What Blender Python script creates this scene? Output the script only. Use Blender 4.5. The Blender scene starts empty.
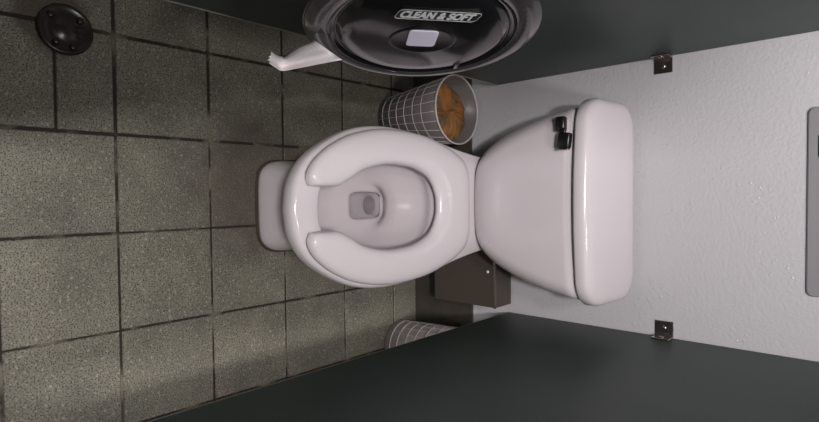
import bpy, bmesh, math, random
from mathutils import Vector, Matrix
random.seed(7)
S = bpy.context.scene
C = S.collection
PI = math.pi

# ------------------------------------------------------------------ materials
def srgb(r, g, b):
    f = lambda c: (c/255)/12.92 if c/255 <= .04045 else (((c/255)+.055)/1.055)**2.4
    return (f(r), f(g), f(b), 1)

def mat(name, col, rough=.5, metal=0, spec=.5, coat=0, trans=0, alpha=1, ior=1.45):
    m = bpy.data.materials.new(name); m.use_nodes = True
    b = m.node_tree.nodes['Principled BSDF']
    b.inputs['Base Color'].default_value = col
    b.inputs['Roughness'].default_value = rough
    b.inputs['Metallic'].default_value = metal
    b.inputs['Specular IOR Level'].default_value = spec
    b.inputs['Coat Weight'].default_value = coat
    b.inputs['Coat Roughness'].default_value = .05
    b.inputs['Transmission Weight'].default_value = trans
    b.inputs['Alpha'].default_value = alpha
    b.inputs['IOR'].default_value = ior
    return m

def N(m, t, **kw):
    n = m.node_tree.nodes.new(t)
    for k, v in kw.items():
        if k in n.inputs: n.inputs[k].default_value = v
        else: setattr(n, k, v)
    return n
def Lk(m, a, b): m.node_tree.links.new(a, b)
def bsdf(m): return m.node_tree.nodes['Principled BSDF']
def coords(m, scale=(1, 1, 1)):
    tc = N(m, 'ShaderNodeTexCoord'); mp = N(m, 'ShaderNodeMapping')
    mp.inputs['Scale'].default_value = scale
    Lk(m, tc.outputs['Object'], mp.inputs['Vector']); return mp.outputs['Vector']
def mixcol(m, fac, a, b, mode='MIX'):
    n = N(m, 'ShaderNodeMix', data_type='RGBA', blend_type=mode)
    for sock, v in ((n.inputs[0], fac), (n.inputs[6], a), (n.inputs[7], b)):
        if hasattr(v, 'is_output'): Lk(m, v, sock)
        else: sock.default_value = v
    return n.outputs[2]
def ramp(m, src, lo, hi, c0=(0, 0, 0, 1), c1=(1, 1, 1, 1)):
    r = N(m, 'ShaderNodeValToRGB'); e = r.color_ramp.elements
    e[0].position = lo; e[1].position = hi; e[0].color = c0; e[1].color = c1
    Lk(m, src, r.inputs[0]); return r.outputs[0]
def bump(m, src, strength, dist=.001):
    b = N(m, 'ShaderNodeBump'); b.inputs['Strength'].default_value = strength
    b.inputs['Distance'].default_value = dist
    Lk(m, src, b.inputs['Height']); Lk(m, b.outputs[0], bsdf(m).inputs['Normal'])

# tile: grey olive speckled quarry tile
tile = mat('tile_speckled', srgb(128, 124, 112), .55)
v = coords(tile)
n1 = N(tile, 'ShaderNodeTexNoise', Scale=330.0, Detail=3.0); Lk(tile, v, n1.inputs['Vector'])
n2 = N(tile, 'ShaderNodeTexNoise', Scale=9.0, Detail=6.0, Roughness=.65); Lk(tile, v, n2.inputs['Vector'])
n3 = N(tile, 'ShaderNodeTexNoise', Scale=140.0, Detail=2.0); Lk(tile, v, n3.inputs['Vector'])
at = N(tile, 'ShaderNodeAttribute', attribute_name='tone')
c0 = mixcol(tile, ramp(tile, n2.outputs[0], .35, .68), srgb(108, 104, 94), srgb(131, 126, 113))
c1 = mixcol(tile, ramp(tile, n1.outputs[0], .50, .62), c0, srgb(60, 57, 50))
c2 = mixcol(tile, ramp(tile, n3.outputs[0], .60, .68), c1, srgb(146, 141, 127))
c3 = mixcol(tile, 1.0, c2, at.outputs['Color'], 'MULTIPLY')
# worn brown grime and chalky limescale with shapes of their own around the toilet foot
geo = N(tile, 'ShaderNodeNewGeometry')
def ring_mask(m, cx, cy, sx, sy, lo, hi, noise):
    sub = N(m, 'ShaderNodeVectorMath', operation='SUBTRACT'); sub.inputs[1].default_value = (cx, cy, 0)
    Lk(m, geo.outputs['Position'], sub.inputs[0])
    mul = N(m, 'ShaderNodeVectorMath', operation='MULTIPLY'); mul.inputs[1].default_value = (1/sx, 1/sy, 0)
    Lk(m, sub.outputs[0], mul.inputs[0])
    ln = N(m, 'ShaderNodeVectorMath', operation='LENGTH'); Lk(m, mul.outputs[0], ln.inputs[0])
    ad = N(m, 'ShaderNodeMath', operation='ADD'); Lk(m, ln.outputs['Value'], ad.inputs[0]); Lk(m, noise, ad.inputs[1])
    dv = N(m, 'ShaderNodeMath', operation='DIVIDE'); Lk(m, ad.outputs[0], dv.inputs[0]); dv.inputs[1].default_value = 4.0
    return ramp(m, dv.outputs[0], lo/4, hi/4, (1, 1, 1, 1), (0, 0, 0, 1))
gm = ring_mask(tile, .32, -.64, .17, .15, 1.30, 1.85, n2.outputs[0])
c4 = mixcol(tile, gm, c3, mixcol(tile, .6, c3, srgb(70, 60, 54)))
dm = ring_mask(tile, -.01, -1.09, .062, .058, 1.45, 1.85, n2.outputs[0])
c5 = mixcol(tile, dm, c4, mixcol(tile, .7, c4, srgb(58, 42, 36)))
Lk(tile, c5, bsdf(tile).inputs['Base Color'])
bump(tile, n1.outputs[0], .5, .0012)

grout = mat('grout_dark', srgb(52, 42, 36), .85)
v = coords(grout); n = N(grout, 'ShaderNodeTexNoise', Scale=14.0, Detail=4.0); Lk(grout, v, n.inputs['Vector'])
Lk(grout, mixcol(grout, ramp(grout, n.outputs[0], .52, .66), srgb(44, 35, 30), srgb(112, 104, 92)), bsdf(grout).inputs['Base Color'])

# pebbled glossy white wall panel
wallm = mat('wall_panel_white', srgb(190, 186, 190), .25, spec=.5)
v = coords(wallm)
n = N(wallm, 'ShaderNodeTexVoronoi', Scale=150.0); Lk(wallm, v, n.inputs['Vector'])
nb = N(wallm, 'ShaderNodeTexNoise', Scale=3.0, Detail=2.0); Lk(wallm, v, nb.inputs['Vector'])
mt = N(wallm, 'ShaderNodeMath', operation='MULTIPLY_ADD'); mt.inputs[1].default_value = 3.0
Lk(wallm, nb.outputs[0], mt.inputs[0]); Lk(wallm, n.outputs['Distance'], mt.inputs[2])
dr = N(wallm, 'ShaderNodeTexVoronoi', Scale=75.0); Lk(wallm, v, dr.inputs['Vector'])   # scattered splash droplets
gt = N(wallm, 'ShaderNodeTexNoise', Scale=7.0, Detail=2.0); Lk(wallm, v, gt.inputs['Vector'])
dm_ = N(wallm, 'ShaderNodeMath', operation='MULTIPLY'); Lk(wallm, ramp(wallm, dr.outputs['Distance'], .10, .24, (1, 1, 1, 1), (0, 0, 0, 1)), dm_.inputs[0]); Lk(wallm, ramp(wallm, gt.outputs[0], .50, .60), dm_.inputs[1])
ad_ = N(wallm, 'ShaderNodeMath', operation='MULTIPLY_ADD'); ad_.inputs[1].default_value = 1.5; Lk(wallm, dm_.outputs[0], ad_.inputs[0]); Lk(wallm, mt.outputs[0], ad_.inputs[2])
bump(wallm, ad_.outputs[0], .45, .0015)
wallp = mat('wall_paint', srgb(132, 134, 130), .7)
ceilm = mat('ceiling_paint', srgb(170, 168, 164), .8)

basem = mat('baseboard_tile', srgb(62, 56, 50), .5)
v = coords(basem); n = N(basem, 'ShaderNodeTexNoise', Scale=40.0); Lk(basem, v, n.inputs['Vector'])
Lk(basem, mixcol(basem, n.outputs[0], srgb(52, 47, 42), srgb(74, 67, 60)), bsdf(basem).inputs['Base Color'])

partm = mat('partition_laminate', srgb(45, 54, 52), .45, spec=.4)
v = coords(partm, (1, 1, 1)); n = N(partm, 'ShaderNodeTexNoise', Scale=5.0, Detail=7.0, Roughness=.6); Lk(partm, v, n.inputs['Vector'])
Lk(partm, mixcol(partm, n.outputs[0], srgb(40, 54, 52), srgb(60, 69, 65)), bsdf(partm).inputs['Base Color'])
n_ = N(partm, 'ShaderNodeTexNoise', Scale=220.0, Detail=2.0); Lk(partm, v, n_.inputs['Vector'])
bump(partm, n_.outputs[0], .12, .0006)
edgem = mat('partition_edge', srgb(165, 160, 150), .4, metal=.3)

porc = mat('porcelain', srgb(204, 195, 199), .14, spec=.5)
seatm = mat('seat_plastic', srgb(209, 200, 204), .22, spec=.45)
blackp = mat('black_plastic', srgb(20, 19, 20), .3)
blackg = mat('smoky_cover', srgb(24, 23, 26), .13, spec=.5, coat=.25)
ringm = mat('smoky_flange_sheen', srgb(60, 57, 60), .18, spec=.6, coat=.4)  # smoky plastic; the flange's reflection is put into this lighter grey
palem = mat('pale_lavender', srgb(236, 230, 252), .5, spec=.2)
whitep = mat('label_white', srgb(235, 235, 238), .5)
chrome = mat('chrome', srgb(175, 165, 165), .25, metal=1)
steel = mat('steel_panel', srgb(150, 146, 150), .4, metal=.3)
bronze = mat('brown_enamel', srgb(74, 65, 60), .38, spec=.4)
darkb = mat('cast_iron', srgb(34, 24, 22), .28, spec=.5)
paper = mat('tissue_paper', srgb(246, 238, 240), .9)
bask = mat('basket_translucent', srgb(128, 120, 120), .35, alpha=.62)
baskw = mat('basket_white', srgb(215, 204, 206), .4)
ribw = mat('basket_rib_white', srgb(240, 232, 232), .3)
rib = mat('basket_rib', srgb(196, 186, 188), .3)
brownp = mat('brown_paper', srgb(130, 86, 46), .8)
v = coords(brownp); n = N(brownp, 'ShaderNodeTexNoise', Scale=16.0, Detail=3.0); Lk(brownp, v, n.inputs['Vector'])
Lk(brownp, mixcol(brownp, ramp(brownp, n.outputs[0], .4, .62), srgb(140, 90, 46), srgb(92, 80, 52)), bsdf(brownp).inputs['Base Color'])
water = mat('water', (.92, .92, .93, 1), .02, trans=1, ior=1.33)
caulk = mat('dirty_caulk', srgb(60, 46, 42), .8)

# ------------------------------------------------------------------ helpers
def link(name, me, m=None, parent=None, smooth=False):
    o = bpy.data.objects.new(name, me); C.objects.link(o)
    if m:
        for x in (m if isinstance(m, (list, tuple)) else [m]): me.materials.append(x)
    if smooth: me.polygons.foreach_set('use_smooth', [True]*len(me.polygons))
    if parent:
        o.parent = parent
        o.matrix_parent_inverse = Matrix.Identity(4)
    return o
def pm(verts, faces): me = bpy.data.meshes.new('m'); me.from_pydata([tuple(v) for v in verts], [], faces); me.update(); return me
def obj(name, bm, m, parent=None, smooth=False, recalc=True):
    if recalc: bmesh.ops.recalc_face_normals(bm, faces=bm.faces)
    if parent and not parent.get('world'):
        bm.transform(parent.matrix_world.inverted() if parent.get('_w') else Matrix.Translation(-Vector(parent.location)))
    me = bpy.data.meshes.new(name); bm.to_mesh(me); bm.free()
    return link(name, me, m, parent, smooth)
def thing(name, label, cat, loc, group=None):
    o = bpy.data.objects.new(name, None); C.objects.link(o); o.location = loc; o.empty_display_size = .05
    o['label'] = label; o['category'] = cat
    if group: o['group'] = group
    return o
def structure(o): o['kind'] = 'structure'; return o
def box(bm, x0, x1, y0, y1, z0, z1, bev=0, seg=2):
    r = bmesh.ops.create_cube(bm, size=1)
    for w in r['verts']:
        w.co = Vector(((x0+x1)/2+w.co.x*(x1-x0), (y0+y1)/2+w.co.y*(y1-y0), (z0+z1)/2+w.co.z*(z1-z0)))
    if bev:
        es = {e for w in r['verts'] for e in w.link_edges}
        bmesh.ops.bevel(bm, geom=list(es), offset=bev, segments=seg, profile=.5, affect='EDGES')
    return bm
def bx(*a, **k): return box(bmesh.new(), *a, **k)
def rings(bm, rs, closed_bottom=True, closed_top=True, loop=True):
    """stack rings (lists of Vectors with equal count) into a skin"""
    vs = [[bm.verts.new(p) for p in r] for r in rs]; n = len(rs[0])
    for a, b in zip(vs, vs[1:]):
        for i in range(n if loop else n-1):
            j = (i+1) % n; bm.faces.new((a[i], a[j], b[j], b[i]))
    if closed_bottom: bm.faces.new(list(reversed(vs[0])))
    if closed_top: bm.faces.new(vs[-1])
    return vs
def circ(c, r, z, n=48, sy=1): return [Vector((c[0]+r*math.cos(2*PI*k/n), c[1]+sy*r*math.sin(2*PI*k/n), z)) for k in range(n)]
def lathe(prof, n=40, c=(0, 0), bottom=True, top=True):
    bm = bmesh.new(); rings(bm, [circ(c, r, z, n) for r, z in prof], bottom, top); return bm
def rrect(cx, cy, hw, hd, r, z, n=10, bow=0):
    """rounded rectangle ring; bow pushes the front (-y) side outwards"""
    pts = []; r = min(r, hw*.999, hd*.999)
    for (sx, sy, a0) in ((1, 1, 0), (-1, 1, 90), (-1, -1, 180), (1, -1, 270)):
        for k in range(n+1):
            a = math.radians(a0+90*k/n)
            pts.append((sx*(hw-r)+r*math.cos(a), sy*(hd-r)+r*math.sin(a)))
        nx = {(1, 1): (-1, 1), (-1, 1): (-1, -1), (-1, -1): (1, -1), (1, -1): (1, 1)}[(sx, sy)]
        ex = nx[0]*(hw-r)+r*math.cos(math.radians(a0+90)); ey = nx[1]*(hd-r)+r*math.sin(math.radians(a0+90))
        lx, ly = pts[-1]
        for k in range(1, 8): pts.append((lx+(ex-lx)*k/8, ly+(ey-ly)*k/8))
    out = []
    for x, y in pts:
        if y < 0 and bow: y -= bow*(1-(x/hw)**2)
        out.append(Vector((cx+x, cy+y, z)))
    return out
def catmull(pts, n, closed=False):
    P = [Vector(p) for p in pts]; out = []; m = len(P); segs = m if closed else m-1
    for k in range(n):
        t = k/n*segs if closed else k/(n-1)*segs
        i = min(int(t), segs-1); f = t-i
        g = (lambda j: P[j % m]) if closed else (lambda j: P[max(0, min(m-1, j))])
        a, b, c, d = g(i-1), g(i), g(i+1), g(i+2)
        out.append(.5*((2*b)+(c-a)*f+(2*a-5*b+4*c-d)*f*f+(3*b-a-3*c+d)*f**3))
    return out
def tube(bm, pts, r, n=8):
    P = [Vector(p) for p in pts]; rs = []
    for i, p in enumerate(P):
        t = (P[min(i+1, len(P)-1)]-P[max(i-1, 0)]).normalized()
        a = t.orthogonal().normalized() if i == 0 else (rs_a - t*rs_a.dot(t)).normalized()
        rs_a = a; b = t.cross(a)
        rs.append([p+r*(math.cos(2*PI*k/n)*a+math.sin(2*PI*k/n)*b) for k in range(n)])
    rings(bm, rs)
    return bm

# ------------------------------------------------------------------ camera (fitted to the tile joints and the partition corners)
cam = bpy.data.cameras.new('camera'); cam.sensor_fit = 'HORIZONTAL'; cam.sensor_width = 36
cam.lens = 543.142/819*36; cam.clip_start = .01
co = bpy.data.objects.new('camera', cam); C.objects.link(co)
R = Vector((.99952023, -.02809604, .0130352)); U = Vector((.00935731, .67512049, .73764813)); F = Vector((.02952532, .73717226, -.67505949))
co.matrix_world = Matrix.Translation((.35237, -1.42, 1.26938)) @ Matrix((U, -R, -F)).transposed().to_4x4()
S.camera = co

# ------------------------------------------------------------------ setting
T = .215
X0, X1, Y0, ZC = -1.3, 2.0, -2.6, 2.5
bm = bmesh.new()
tone = bm.loops.layers.float_color.new('tone')
g = .0052
for i in range(-8, 6):
    for j in range(-6, 10):
        g = .0072 if j in (-1, 0) or (j == 1 and i < 0) else .0050
        xa, xb = j*T+g/2, (j+1)*T-g/2
        ya, yb = -.9757+(i-1)*T+g/2+T, -.9757+i*T-g/2+T
        xa, xb, ya, yb = max(xa, X0), min(xb, X1), max(ya, Y0), min(yb, -.001)
        if xb-xa < .01 or yb-ya < .01: continue
        cuts = [(ya, yb)]
        if j == 0 and i == -1: cuts = [(ya, -1.0905), (-1.0855, yb)]
        for a, b in cuts:
            if j == 0 and i == -1 and False: pass
            n0 = len(bm.verts); f0 = set(bm.faces)
            box(bm, xa+random.uniform(-.0006, .0006), xb+random.uniform(-.0006, .0006), a, b, -.02, random.uniform(-.0006, 0), bev=.0016, seg=1)
            t = random.uniform(.90, 1.04)
            for f in bm.faces:
                if f not in f0:
                    for l in f.loops: l[tone] = (t, t, t*random.choice((1, 1, .985)), 1)
f0 = set(bm.faces)
box(bm, X0, X1, Y0, 0, -.05, -.0035)
for f in bm.faces:
    if f not in f0: f.material_index = 1
structure(obj('floor', bm, [tile, grout]))
structure(obj('wall_back', bx(X0-.1, X1+.1, 0, .1, -.05, ZC), wallm))
structure(obj('wall_left', bx(X0-.1, X0, Y0, 0, -.05, ZC), wallp))
structure(obj('wall_right', bx(X1, X1+.1, Y0, 0, -.05, ZC), wallp))
structure(obj('wall_front', bx(X0-.1, X1+.1, Y0-.1, Y0, -.05, ZC), wallp))
structure(obj('ceiling', bx(X0-.1, X1+.1, Y0-.1, .1, ZC, ZC+.1), ceilm))
structure(obj('baseboard_back', bx(X0, X1, -.008, 0, 0, .245, bev=.002), basem))

# ------------------------------------------------------------------ partitions
def partition(label, x0, x1, zb, xin):
    t = thing('stall_partition', label, 'partition', ((x0+x1)/2, -.76, zb))
    obj('panel', bx(x0, x1, -1.474, -.002, zb+.002, 2.0, bev=.0015), partm, t)
    obj('bottom_edge_trim', bx(x0+.001, x1+(.0008 if x0 < .5 else -.001), -1.473, -.003, zb-.002, zb+.003), edgem, t)
    return t
partition('dark green-black stall partition with the round black tissue dispenser hung on it', -.006, .019, .340, .019)
partition('dark green-black stall partition in the bottom of the picture, with nothing mounted on it', .712, .737, .376, .712)

for (label, xa, xb) in (('dark green-black stall front pilaster added unseen behind the camera to shade the dispenser side', -.10, .268), ('dark green-black narrow stall front pilaster added unseen behind the camera on the bare side', .60, .83)):  # unseen pilasters, added so their shade darkens the dispenser-side floor
    t = thing('shade_pilaster', label, 'partition', ((xa+xb)/2, -1.489, 0), 'added stall pilasters, unseen')
    obj('panel', bx(xa, xb, -1.502, -1.476, .10, 2.0, bev=.0015), partm, t)
    obj('foot_shoe', bx(xa-.003, xb+.003, -1.505, -1.473, 0, .10, bev=.001), steel, t)

def bracket(label, sx, xp, z0, z1):
    t = thing('wall_bracket', label, 'bracket', (xp, 0, z0), 'angle brackets holding the partitions to the wall')
    xa, xb = sorted((xp, xp+sx*.040))
    obj('wall_leaf', bx(xa, xb, -.0035, -.0002, z0, z1, bev=.001), chrome, t)
    xa, xb = sorted((xp+sx*.0002, xp+sx*.0035))
    obj('partition_leaf', bx(xa, xb, -.038, -.001, z0+.001, z1-.001, bev=.001), chrome, t)
    for (cx, cy, ax) in ((xp+sx*.023, -.0035, 'y'), (xp+sx*.0035, -.022, 'x')):
        bm = lathe([(.0062, 0), (.0062, .001), (.0045, .0028), (.0015, .0034)], 20)
        mt = Matrix.Rotation(PI/2, 4, 'X') if ax == 'y' else Matrix.Rotation(sx*PI/2, 4, 'Y')
        bm.transform(Matrix.Translation((cx, cy, (z0+z1)/2)) @ mt)
        obj('screw', bm, whitep if False else chrome, t, True)
bracket('metal angle bracket on the wall at the upper partition, flush lever side', 1, .0192, .802, .845)
bracket('metal angle bracket on the wall at the lower, bare partition', -1, .7118, .806, .850)

# ------------------------------------------------------------------ toilet
TX = .379
toilet = thing('toilet', 'white porcelain two-piece toilet standing on the tiled floor against the wall', 'toilet', (TX, -.40, 0))
NR = 96
def polar(poly, cy, n=NR):
    """sample a right-half outline (dx,y) as a full ring by angle about (0,cy)"""
    full = [Vector((x, y)) for x, y in poly]+[Vector((-x, y)) for x, y in reversed(poly)]
    out = []
    for k in range(n):
        a = 2*PI*k/n; d = Vector((math.cos(a), math.sin(a))); best = None
        for i in range(len(full)):
            p, q = full[i]-Vector((0, cy)), full[(i+1) % len(full)]-Vector((0, cy)); e = q-p
            den = d.x*e.y-d.y*e.x
            if abs(den) < 1e-12: continue
            t = (p.x*e.y-p.y*e.x)/den; u = (p.x*d.y-p.y*d.x)/den
            if t > 0 and -1e-6 <= u <= 1+1e-6 and (best is None or t > best): best = t
        out.append(best)
    return out
rim_half = catmull([(0, -.802), (.054, -.794), (.102, -.764), (.142, -.708), (.171, -.640), (.183, -.56), (.180, -.47), (.167, -.38), (.150, -.30), (.138, -.23), (.130, -.17), (.125, -.10), (.118, -.05), (.105, -.035), (0, -.034)], 90)
base_half = catmull([(0, -.634), (.055, -.633), (.093, -.626), (.115, -.603), (.123, -.57), (.124, -.50), (.121, -.35), (.112, -.20), (.10, -.13), (.08, -.115), (0, -.112)], 80)
CY = -.47
PR, PB = polar([(p.x, p.y) for p in rim_half], CY), polar([(p.x, p.y) for p in base_half], CY)
def oring(z, mixv, sc=1.0, inset=0):
    out = []
    for k in range(NR):
        a = 2*PI*k/NR; r = (PB[k]*(1-mixv)+PR[k]*mixv)*sc-inset
        out.append(Vector((TX+r*math.cos(a), CY+r*math.sin(a), z)))
    return out
def iring(z, cy, a, b, p=2.2, dy=0):
    out = []
    for k in range(NR):
        t = 2*PI*k/NR; c, s = math.cos(t), math.sin(t)
        r = 1/((abs(c)/a)**p+(abs(s)/b)**p)**(1/p)
        out.append(Vector((TX+r*c, cy+r*s, z)))
    return out
bm = bmesh.new()
rings(bm, [oring(0, 0, 1, .002), oring(.015, 0, 1, .002), oring(.032, 0, 1, .0035), oring(.05, 0, 1, .008), oring(.075, 0, 1, .013), oring(.12, 0, 1, .017),
           oring(.18, .05, 1, .016), oring(.23, .22, 1, .012), oring(.275, .48, 1, .006), oring(.315, .75, 1, .002), oring(.345, .92), oring(.368, 1.0),
           oring(.388, 1.0), oring(.396, 1, 1, .003), oring(.400, 1, 1, .010),
           iring(.400, -.553, .142, .192), iring(.397, -.553, .136, .186), iring(.390, -.553, .132, .182), iring(.376, -.553, .131, .181),
           iring(.368, -.553, .136, .186), iring(.345, -.552, .135, .184), iring(.31, -.545, .123, .170), iring(.275, -.530, .104, .150),
           iring(.245, -.508, .083, .124), iring(.222, -.470, .060, .092, 2.5), iring(.2085, -.432, .045, .072, 3.5), iring(.2045, -.424, .0400, .0655, 4.5), iring(.202, -.424, .0375, .062, 4.5),
           iring(.192, -.423, .0355, .060, 5), iring(.182, -.421, .0335, .057, 4.5), iring(.179, -.410, .030, .040, 3), iring(.178, -.395, .0265, .0235, 2.1), iring(.176, -.3935, .0255, .022, 2),
           iring(.155, -.390, .024, .020, 2), iring(.11, -.382, .020, .016, 2)], True, True)
obj('bowl', bm, porc, toilet, True)
bm = bmesh.new(); rings(bm, [iring(.187, -.4225, .0338, .0578, 5), iring(.1915, -.423, .0350, .0592, 5), iring(.192, -.423, .0346, .0588, 5)]); obj('water', bm, water, toilet)
bm = bmesh.new()
def ob(z, off): return [Vector((TX+(PB[k]+off)*math.cos(2*PI*k/NR), CY+(PB[k]+off)*math.sin(2*PI*k/NR), z)) for k in range(NR)]
rings(bm, [ob(.0002, -.002), ob(.0002, .0032), ob(.0012, .0025), ob(.0035, .0008), ob(.0035, -.002)], False, False)
obj('floor_caulk', bm, caulk, toilet, True)['label'] = 'grimy dark caulk line around the foot'

# seat
so = catmull([(.060, -.777), (.078, -.773), (.102, -.754), (.131, -.714), (.158, -.652), (.1745, -.56), (.170, -.44), (.148, -.348), (.122, -.285), (.098, -.260), (.070, -.2515), (.035, -.2502), (0, -.250)], 60)
si = catmull([(.046, -.770), (.0445, -.750), (.0445, -.730), (.046, -.703), (.058, -.675), (.081, -.632), (.0955, -.56), (.092, -.48), (.074, -.425), (.055, -.402), (.036, -.390), (.02, -.3845), (.01, -.383), (0, -.383)], 60)
outer = [Vector((TX-p.x, p.y)) for p in so]+[Vector((TX+p.x, p.y)) for p in reversed(so[:-1])]
inner = [Vector((TX-p.x, p.y)) for p in si]+[Vector((TX+p.x, p.y)) for p in reversed(si[:-1])]
sec = [(0, .4055), (-.0, .414), (.02, .4195), (.07, .4245), (.16, .4275), (.33, .4292), (.6, .4290), (.80, .4268), (.92, .4225), (.98, .4165), (1, .411), (1, .4055)]
bm = bmesh.new()
rs = []
nn = len(outer)
for i, (a, b) in enumerate(zip(inner, outer)):
    e = min(i, nn-1-i); k = 1 if e > 5 else [.35, .62, .80, .91, .97, .99][e]
    m_ = (a+b)/2
    rs.append([Vector((*(m_+((a+(b-a)*u)-m_)*(1 if e > 1 else (.90, .97)[e])), .4055+(z-.4055)*k)) for u, z in sec])
rings(bm, rs)
seat = obj('toilet_seat', bm, seatm, toilet, True); seat['label'] = 'white open-front seat'
for (dx, y) in ((-.135, -.66), (.135, -.66), (-.13, -.38), (.13, -.38)):
    bm = bx(TX+dx-.012, TX+dx+.012, y-.006, y+.006, .3995, .4065, bev=.001); bm.transform(Matrix.Translation(-Vector((toilet.location))))
    me = bpy.data.meshes.new('seat_bumper'); bm.to_mesh(me); bm.free(); link('seat_bumper', me, seatm, seat)
for dx in (-.07, .07):
    bm = bx(TX+dx-.018, TX+dx+.018, -.285, -.262, .3995, .4062, bev=.004); obj('seat_hinge', bm, seatm, toilet, True)

# tank
KX = .3775
prof = [(.400, .095, -.192, .03), (.403, .112, -.202, .045), (.411, .130, -.209, .05), (.425, .149, -.213, .055), (.445, .165, -.216, .06), (.475, .180, -.219, .06), (.52, .197, -.221, .055), (.57, .211, -.223, .05),
        (.62, .221, -.225, .045), (.67, .228, -.226, .042), (.7055, .231, -.227, .042)]
bm = bmesh.new()
rings(bm, [rrect(KX, (yf-.022)/2, hw, (-.022-yf)/2, r, z, bow=.010) for z, hw, yf, r in prof])
obj('tank', bm, porc, toilet, True)
LX = .3750
def lring(z, ins):
    pts = rrect(LX, (-.234-.012)/2, .2455-ins, (.234-.012)/2-ins, .060-ins*.3, z, n=14, bow=.018)
    if z > .72:
        for p in pts: p.z += .020*(p.y+.234)/.222
    return pts
bm = bmesh.new()
rings(bm, [lring(.704, .006), lring(.706, .002), lring(.710, 0), lring(.728, .0005), lring(.734, .003), lring(.739, .008), lring(.742, .015), lring(.7435, .026), lring(.744, .05)])
obj('tank_lid', bm, porc, toilet, True)
# flush lever: escutcheon + handle
lev = obj('flush_lever', bx(.172, .208, -.246, -.2265, .658, .682, bev=.005), blackp, toilet, True); lev['label'] = 'black flush lever'
bm = bx(.211, .249, -.254, -.236, .668, .698, bev=.005)
bm.transform(Matrix.Translation((.231, 0, .683)) @ Matrix.Rotation(math.radians(8), 4, 'Y') @ Matrix.Translation((-.231, 0, -.683)))
box(bm, .200, .214, -.247, -.238, .672, .684, bev=.002)
bm.transform(Matrix.Translation(-Vector(toilet.location))); me = bpy.data.meshes.new('handle_grip'); bm.to_mesh(me); bm.free(); link('handle_grip', me, blackp, lev, True)
bm = bx(.2478, .2515, -.252, -.238, .667, .693, bev=.001)
bm.transform(Matrix.Translation(-Vector(toilet.location))); me = bpy.data.meshes.new('handle_tip'); bm.to_mesh(me); bm.free(); o = link('handle_tip', me, chrome, lev, True); o['label'] = 'bright metal tip of the lever'

# ------------------------------------------------------------------ wall boxes
t = thing('metal_wall_box', 'dark brown metal box mounted low on the wall beside and behind the toilet', 'box', (.555, 0, .15))
obj('body', bx(.425, .685, -.094, -.0082, .160, .391, bev=.003), bronze, t)
obj('lid_strip', bx(.424, .686, -.0965, -.0925, .384, .3925, bev=.001), chrome, t)['label'] = 'bright strip along the front edge of the top'
bm = lathe([(.0045, 0), (.0045, .002), (.002, .004)], 16); bm.transform(Matrix.Translation((.580, -.0935, .365)) @ Matrix.Rotation(PI/2, 4, 'X'))
obj('lock_button', bm, whitep, t, True)

t = thing('wall_panel', 'grey steel dispenser panel on the white wall at the right edge of the picture', 'dispenser', (.376, 0, 1.114))
bm = bmesh.new()
pr_ = [rrect(.376, 0, .1995, .15, .012, z) for z in (0, .004, .006)]
pr_[2] = [Vector((.376+(p.x-.376)*.99, p.y*.985, .006)) for p in pr_[2]]
rings(bm, pr_); bm.transform(Matrix.Translation((0, 0, 1.264)) @ Matrix.Rotation(PI/2, 4, 'X'))
obj('cover_plate', bm, steel, t)
obj('slot', bx(.236, .281, -.0068, -.0055, 1.1315, 1.172, bev=.0006), blackp, t)['label'] = 'small black slot in the steel plate'

# ------------------------------------------------------------------ round tissue dispenser on the left partition
cD = Vector((.118, -.838, .763)); e1 = Vector((.12669279, .99179888, .01685014)).normalized(); nD = Vector((.9831416, -.12780841, .13075783)).normalized()
e2 = nD.cross(e1).normalized()
th = math.radians(39)
tx = math.cos(th)*e1+math.sin(th)*e2; ty = -math.sin(th)*e1+math.cos(th)*e2
MD = Matrix.Translation(cD) @ Matrix((tx, ty, nD)).transposed().to_4x4()
disp = thing('tissue_dispenser', 'large round black glossy jumbo roll tissue dispenser on the partition, with CLEAN & SOFT lettering', 'dispenser', (.0195, -.80, .73))
def dobj(name, bm, m, parent=disp, smooth=True):
    bm.transform(Matrix.Translation(-Vector(disp.location)) @ MD); bmesh.ops.recalc_face_normals(bm, faces=bm.faces)
    me = bpy.data.meshes.new(name); bm.to_mesh(me); bm.free(); return link(name, me, m, parent, smooth)
# housing from wall to the cover rim (world space loft)
bm = bmesh.new()
n = 64
def wall_ring(x, r, f):
    out = []
    for k in range(n):
        a = 2*PI*k/n
        p = cD+r*(math.cos(a)*e1+math.sin(a)*e2)
        w = Vector((.0195, -.80+.135*math.cos(a), .73+.135*math.sin(a)))
        out.append(w.lerp(p, f))
    return out
rings(bm, [wall_ring(0, .15, 0), wall_ring(0, .157, .45), wall_ring(0, .160, .90), wall_ring(0, .158, 1.0)])
obj('housing', bm, blackp, disp, True)
cover = dobj('cover', lathe([(.160, -.005), (.1635, -.003), (.165, .000), (.1635, .003), (.155, .006), (.132, .0095), (.1265, .0095), (.1235, .0065), (.1195, .0065), (.117, .0105), (.110, .0130), (.09, .0155), (.05, .0175), (.001, .018)], 72), blackg)
dobj('flange_ring', lathe([(.1645, .0022), (.1555, .0066), (.1325, .0101), (.1320, .0095), (.1545, .0058), (.1640, .0012)], 72, bottom=False, top=False), ringm, cover)['label'] = 'band around the cover rim, greyed to stand for its reflection'
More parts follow.
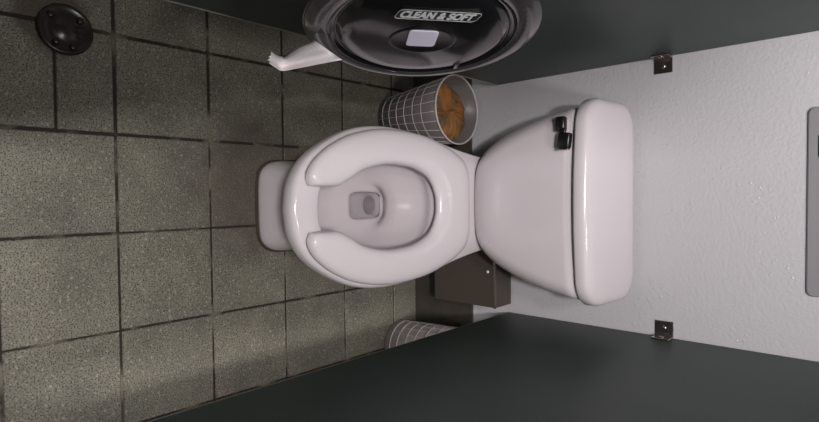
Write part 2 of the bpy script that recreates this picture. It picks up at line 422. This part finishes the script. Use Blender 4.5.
# oval centre boss with a flat pale lavender rectangle
bm = bmesh.new()
rings(bm, [iring_ for iring_ in [[Vector((.000+.047*s*math.cos(2*PI*k/48), -.001+.037*s*math.sin(2*PI*k/48), z)) for k in range(48)] for s, z in ((1.05, .015), (1, .0185), (.94, .019), (.88, .0180))]])
dobj('center_boss', bm, blackp, cover)
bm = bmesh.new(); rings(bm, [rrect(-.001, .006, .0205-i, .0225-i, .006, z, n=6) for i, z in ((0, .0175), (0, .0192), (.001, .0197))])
dobj('pale_rect', bm, palem, cover, False)['label'] = 'pale lavender rectangle'
bm = bx(.069, .075, -.095, -.070, .0125, .0155, bev=.0008); bm.transform(Matrix.Rotation(math.radians(-2), 4, 'Z')); dobj('seam', bm, ringm, cover)
# label: black plate, white outline, lettering
bm = bmesh.new()
def pgram(hw, hh, z, sh=.3, r=.006):
    return [Vector((.010+p.x+sh*p.y*1.0, .068+p.y, z)) for p in rrect(0, 0, hw, hh, r, z, n=5)]
rings(bm, [pgram(.054, .0115, .0140), pgram(.054, .0115, .0178)]); lab = dobj('label_plate', bm, blackp, cover, False)
bm = bmesh.new(); rings(bm, [pgram(.0535, .0112, .0178), pgram(.0535, .0112, .0183), pgram(.0531, .0108, .0183, .3, .0057), pgram(.0531, .0108, .0178, .3, .0057)], False, False)
dobj('label_outline', bm, whitep, lab, False)
def text_mesh(s, size, shear, ext, bold):
    cu = bpy.data.curves.new('t', 'FONT'); cu.body = s; cu.size = size; cu.shear = shear; cu.extrude = ext; cu.offset = bold
    cu.align_x = 'CENTER'; cu.align_y = 'CENTER'
    o = bpy.data.objects.new('t', cu); C.objects.link(o)
    me = bpy.data.meshes.new_from_object(o.evaluated_get(bpy.context.evaluated_depsgraph_get()))
    bpy.data.objects.remove(o); bm = bmesh.new(); bm.from_mesh(me); bpy.data.meshes.remove(me); return bm
bm = text_mesh('CLEAN & SOFT', .0150, .30, .0003, 0)
xs = [v_.co.x for v_ in bm.verts]; sc_ = .096/(max(xs)-min(xs)); cxm = (max(xs)+min(xs))/2; ys = [v_.co.y for v_ in bm.verts]; cym = (max(ys)+min(ys))/2
bm.transform(Matrix.Translation((.010, .0685, .0184)) @ Matrix.Diagonal((sc_, .0155/(max(ys)-min(ys)), 1, 1)) @ Matrix.Translation((-cxm, -cym, 0)))
base_me = bpy.data.meshes.new('tmp'); bm.to_mesh(base_me)
for dx_ in (-.0009, -.0006, -.0003, .0003, .0006, .0009):
    b2 = bmesh.new(); b2.from_mesh(base_me); b2.transform(Matrix.Translation((dx_, dx_*.6, dx_*.1))); m2 = bpy.data.meshes.new('tmp2'); b2.to_mesh(m2); b2.free(); bm.from_mesh(m2); bpy.data.meshes.remove(m2)
bpy.data.meshes.remove(base_me)
dobj('lettering', bm, whitep, lab, False)
# hanging sheet of tissue
def pl(bm, grid):
    vs = [[bm.verts.new(p) for p in r] for r in grid]
    for a, b in zip(vs, vs[1:]):
        for i in range(len(a)-1): bm.faces.new((a[i], a[i+1], b[i+1], b[i]))
bm = bmesh.new()
grid = [
    [(0.132, -0.938, 0.6479), (0.1427, -0.932, 0.6611), (0.1473, -0.9113, 0.6562), (0.158, -0.905, 0.6693)] ,
    [(0.1345, -0.9397, 0.6409), (0.1452, -0.9359, 0.6555), (0.1498, -0.9175, 0.6518), (0.1605, -0.9139, 0.6665)] ,
    [(0.137, -0.9434, 0.6199), (0.1477, -0.9422, 0.633), (0.1523, -0.9265, 0.6269), (0.163, -0.9255, 0.6402)] ,
    [(0.1395, -0.9414, 0.5974), (0.1502, -0.9447, 0.6091), (0.1548, -0.9335, 0.6008), (0.1655, -0.9372, 0.613)] ,
    [(0.142, -0.9388, 0.5771), (0.1527, -0.9473, 0.5874), (0.1573, -0.9413, 0.5769), (0.168, -0.9504, 0.5882)] ,
    [(0.1445, -0.9556, 0.5824), (0.1552, -0.9669, 0.5973), (0.1598, -0.9644, 0.5918), (0.1705, -0.9766, 0.6082)] ,
    [(0.147, -0.98, 0.6027), (0.1577, -0.9926, 0.6196), (0.1623, -0.992, 0.6165), (0.173, -1.0055, 0.6349)] ,
]
def gb(u, v_):
    cols = [catmull([r_[i] for r_ in grid], 22)[v_] for i in range(4)]; return catmull(cols, 9)[u]
gg = [[gb(u, w) for u in range(9)] for w in range(22)]
for u in range(9):  # torn lower edge
    gg[-1][u] += Vector((0, 0, random.uniform(-.005, .005)))
pl(bm, gg)
o = obj('toilet_tissue', bm, paper, None, True, recalc=False)
md = o.modifiers.new('s', 'SOLIDIFY'); md.thickness = .0006
o['label'] = 'torn white sheet of toilet tissue hanging out of the round black dispenser'; o['category'] = 'toilet paper'

# ------------------------------------------------------------------ waste baskets
def basket(label, cx, cy, r0, r1, h, mw, mr, tilt=(0, 0)):
    t = thing('waste_basket', label, 'waste basket', (cx, cy, .001), 'lattice waste baskets beside the toilet')
    def P(a, f, dr=0): r = r0+(r1-r0)*f+dr; return Vector((cx+r*math.cos(a), cy+r*math.sin(a), .001+h*f))
    n = 48
    bm = bmesh.new()
    def rg(f, dr): return [P(2*PI*k/n, f, dr) for k in range(n)]
    rings(bm, [rg(0, -.006), rg(.012, 0), rg(.5, 0), rg(.98, 0), rg(.98, -.002), rg(.5, -.002), rg(.03, -.002)])
    obj('body', bm, mw, t, True)
    bm = bmesh.new()
    for k in range(22):
        a = 2*PI*k/22
        tube(bm, [P(a, f, .0006) for f in (.03, .35, .7, .97)], .0009, 6)
    for f in (.10, .22, .35, .48, .62, .76):
        pts = [P(2*PI*k/n, f, .0008) for k in range(n+1)]; tube(bm, pts, .0010, 6)
    obj('lattice', bm, mr, t, True)
    bm = bmesh.new()
    rr = []
    for k in range(8):
        b = 2*PI*k/8; rr.append([P(2*PI*j/n, .985, .0026*math.cos(b))+Vector((0, 0, .0032*math.sin(b))) for j in range(n)])
    rings(bm, rr+[rr[0]], False, False); bmesh.ops.remove_doubles(bm, verts=bm.verts, dist=1e-6); obj('rim', bm, mr, t, True)
    return t
basket('grey see-through lattice waste basket half under the dispenser, holding brown paper', .099, -.118, .068, .103, .278, bask, rib)
basket('white lattice waste basket partly hidden by the bare partition, below the brown metal box', .852, -.092, .074, .086, .27, baskw, ribw)
bm = bmesh.new()
nb_ = 40; rs = []
for f, z in ((.999, .05), (.999, .205), (.96, .228), (.75, .238), (.5, .243), (.25, .240), (.03, .244)):
    rs.append([Vector((.099+(.068+.035*z/.278-.004)*f*math.cos(2*PI*k/nb_), -.118+(.068+.035*z/.278-.004)*f*math.sin(2*PI*k/nb_), z+(random.uniform(-.006, .006) if .1 < f < .99 else 0)+.012*math.sin(2*PI*k/nb_+1)*(z > .16))) for k in range(nb_)])
rings(bm, rs)
o = obj('crumpled_paper', bm, brownp, None, False); o['label'] = 'crumpled orange-brown paper filling the grey lattice waste basket'; o['category'] = 'paper'

# ------------------------------------------------------------------ floor drain
DX, DY = .010, -1.068
t = thing('floor_drain', 'round dark brown metal drain cover with bolts set in the floor tiles', 'drain', (DX, DY, 0))
bm = lathe([(.050, 0), (.0515, .003), (.0505, .007), (.046, .010), (.043, .0075), (.020, .0075), (.017, .0095), (.001, .010)], 48, (DX, DY)); obj('cover', bm, darkb, t, True)
for (dx, dy) in ((.028, -.018), (-.024, -.026), (-.022, .026), (.034, .012)):
    bm = lathe([(.007, .0073), (.007, .0105), (.004, .0125), (.001, .0127)], 12, (DX+dx, DY+dy)); obj('bolt', bm, darkb, t, True)
bm = bmesh.new()
for k in range(3):
    box(bm, DX-.012+k*.011, DX-.007+k*.011, DY+.020, DY+.036, .0072, .0095, bev=.0008)
obj('grate_bars', bm, darkb, t)

# ------------------------------------------------------------------ light
def area(name, loc, size, power, col, rot=(0, 0, 0), sy=None):
    l = bpy.data.lights.new(name, 'AREA'); l.size = size; l.energy = power; l.color = col
    if sy: l.shape = 'RECTANGLE'; l.size_y = sy
    o = bpy.data.objects.new(name, l); C.objects.link(o); o.location = loc; o.rotation_euler = rot; return o
area('overhead_area_lamp', (.345, -2.1, 2.42), .16, 43, (1, .975, .965), rot=(math.radians(35), 0, 0), sy=.14)
area('overhead_area_lamp', (.08, -1.75, 2.46), .2, 15, (1, .975, .97), sy=.2)
area('overhead_area_lamp', (.86, -1.2, 2.46), .35, 22, (1, .975, .96), sy=.2)  # unseen neighbour-stall lamp, added to light the floor strip under the bare partition
w = bpy.data.worlds.new('world'); S.world = w; w.use_nodes = True
w.node_tree.nodes['Background'].inputs[0].default_value = (.9, .92, 1, 1); w.node_tree.nodes['Background'].inputs[1].default_value = .03
S.view_settings.view_transform = 'Standard'; S.view_settings.look = 'None'
S.view_settings.exposure = 0; S.view_settings.gamma = 1; S.view_settings.use_curve_mapping = False
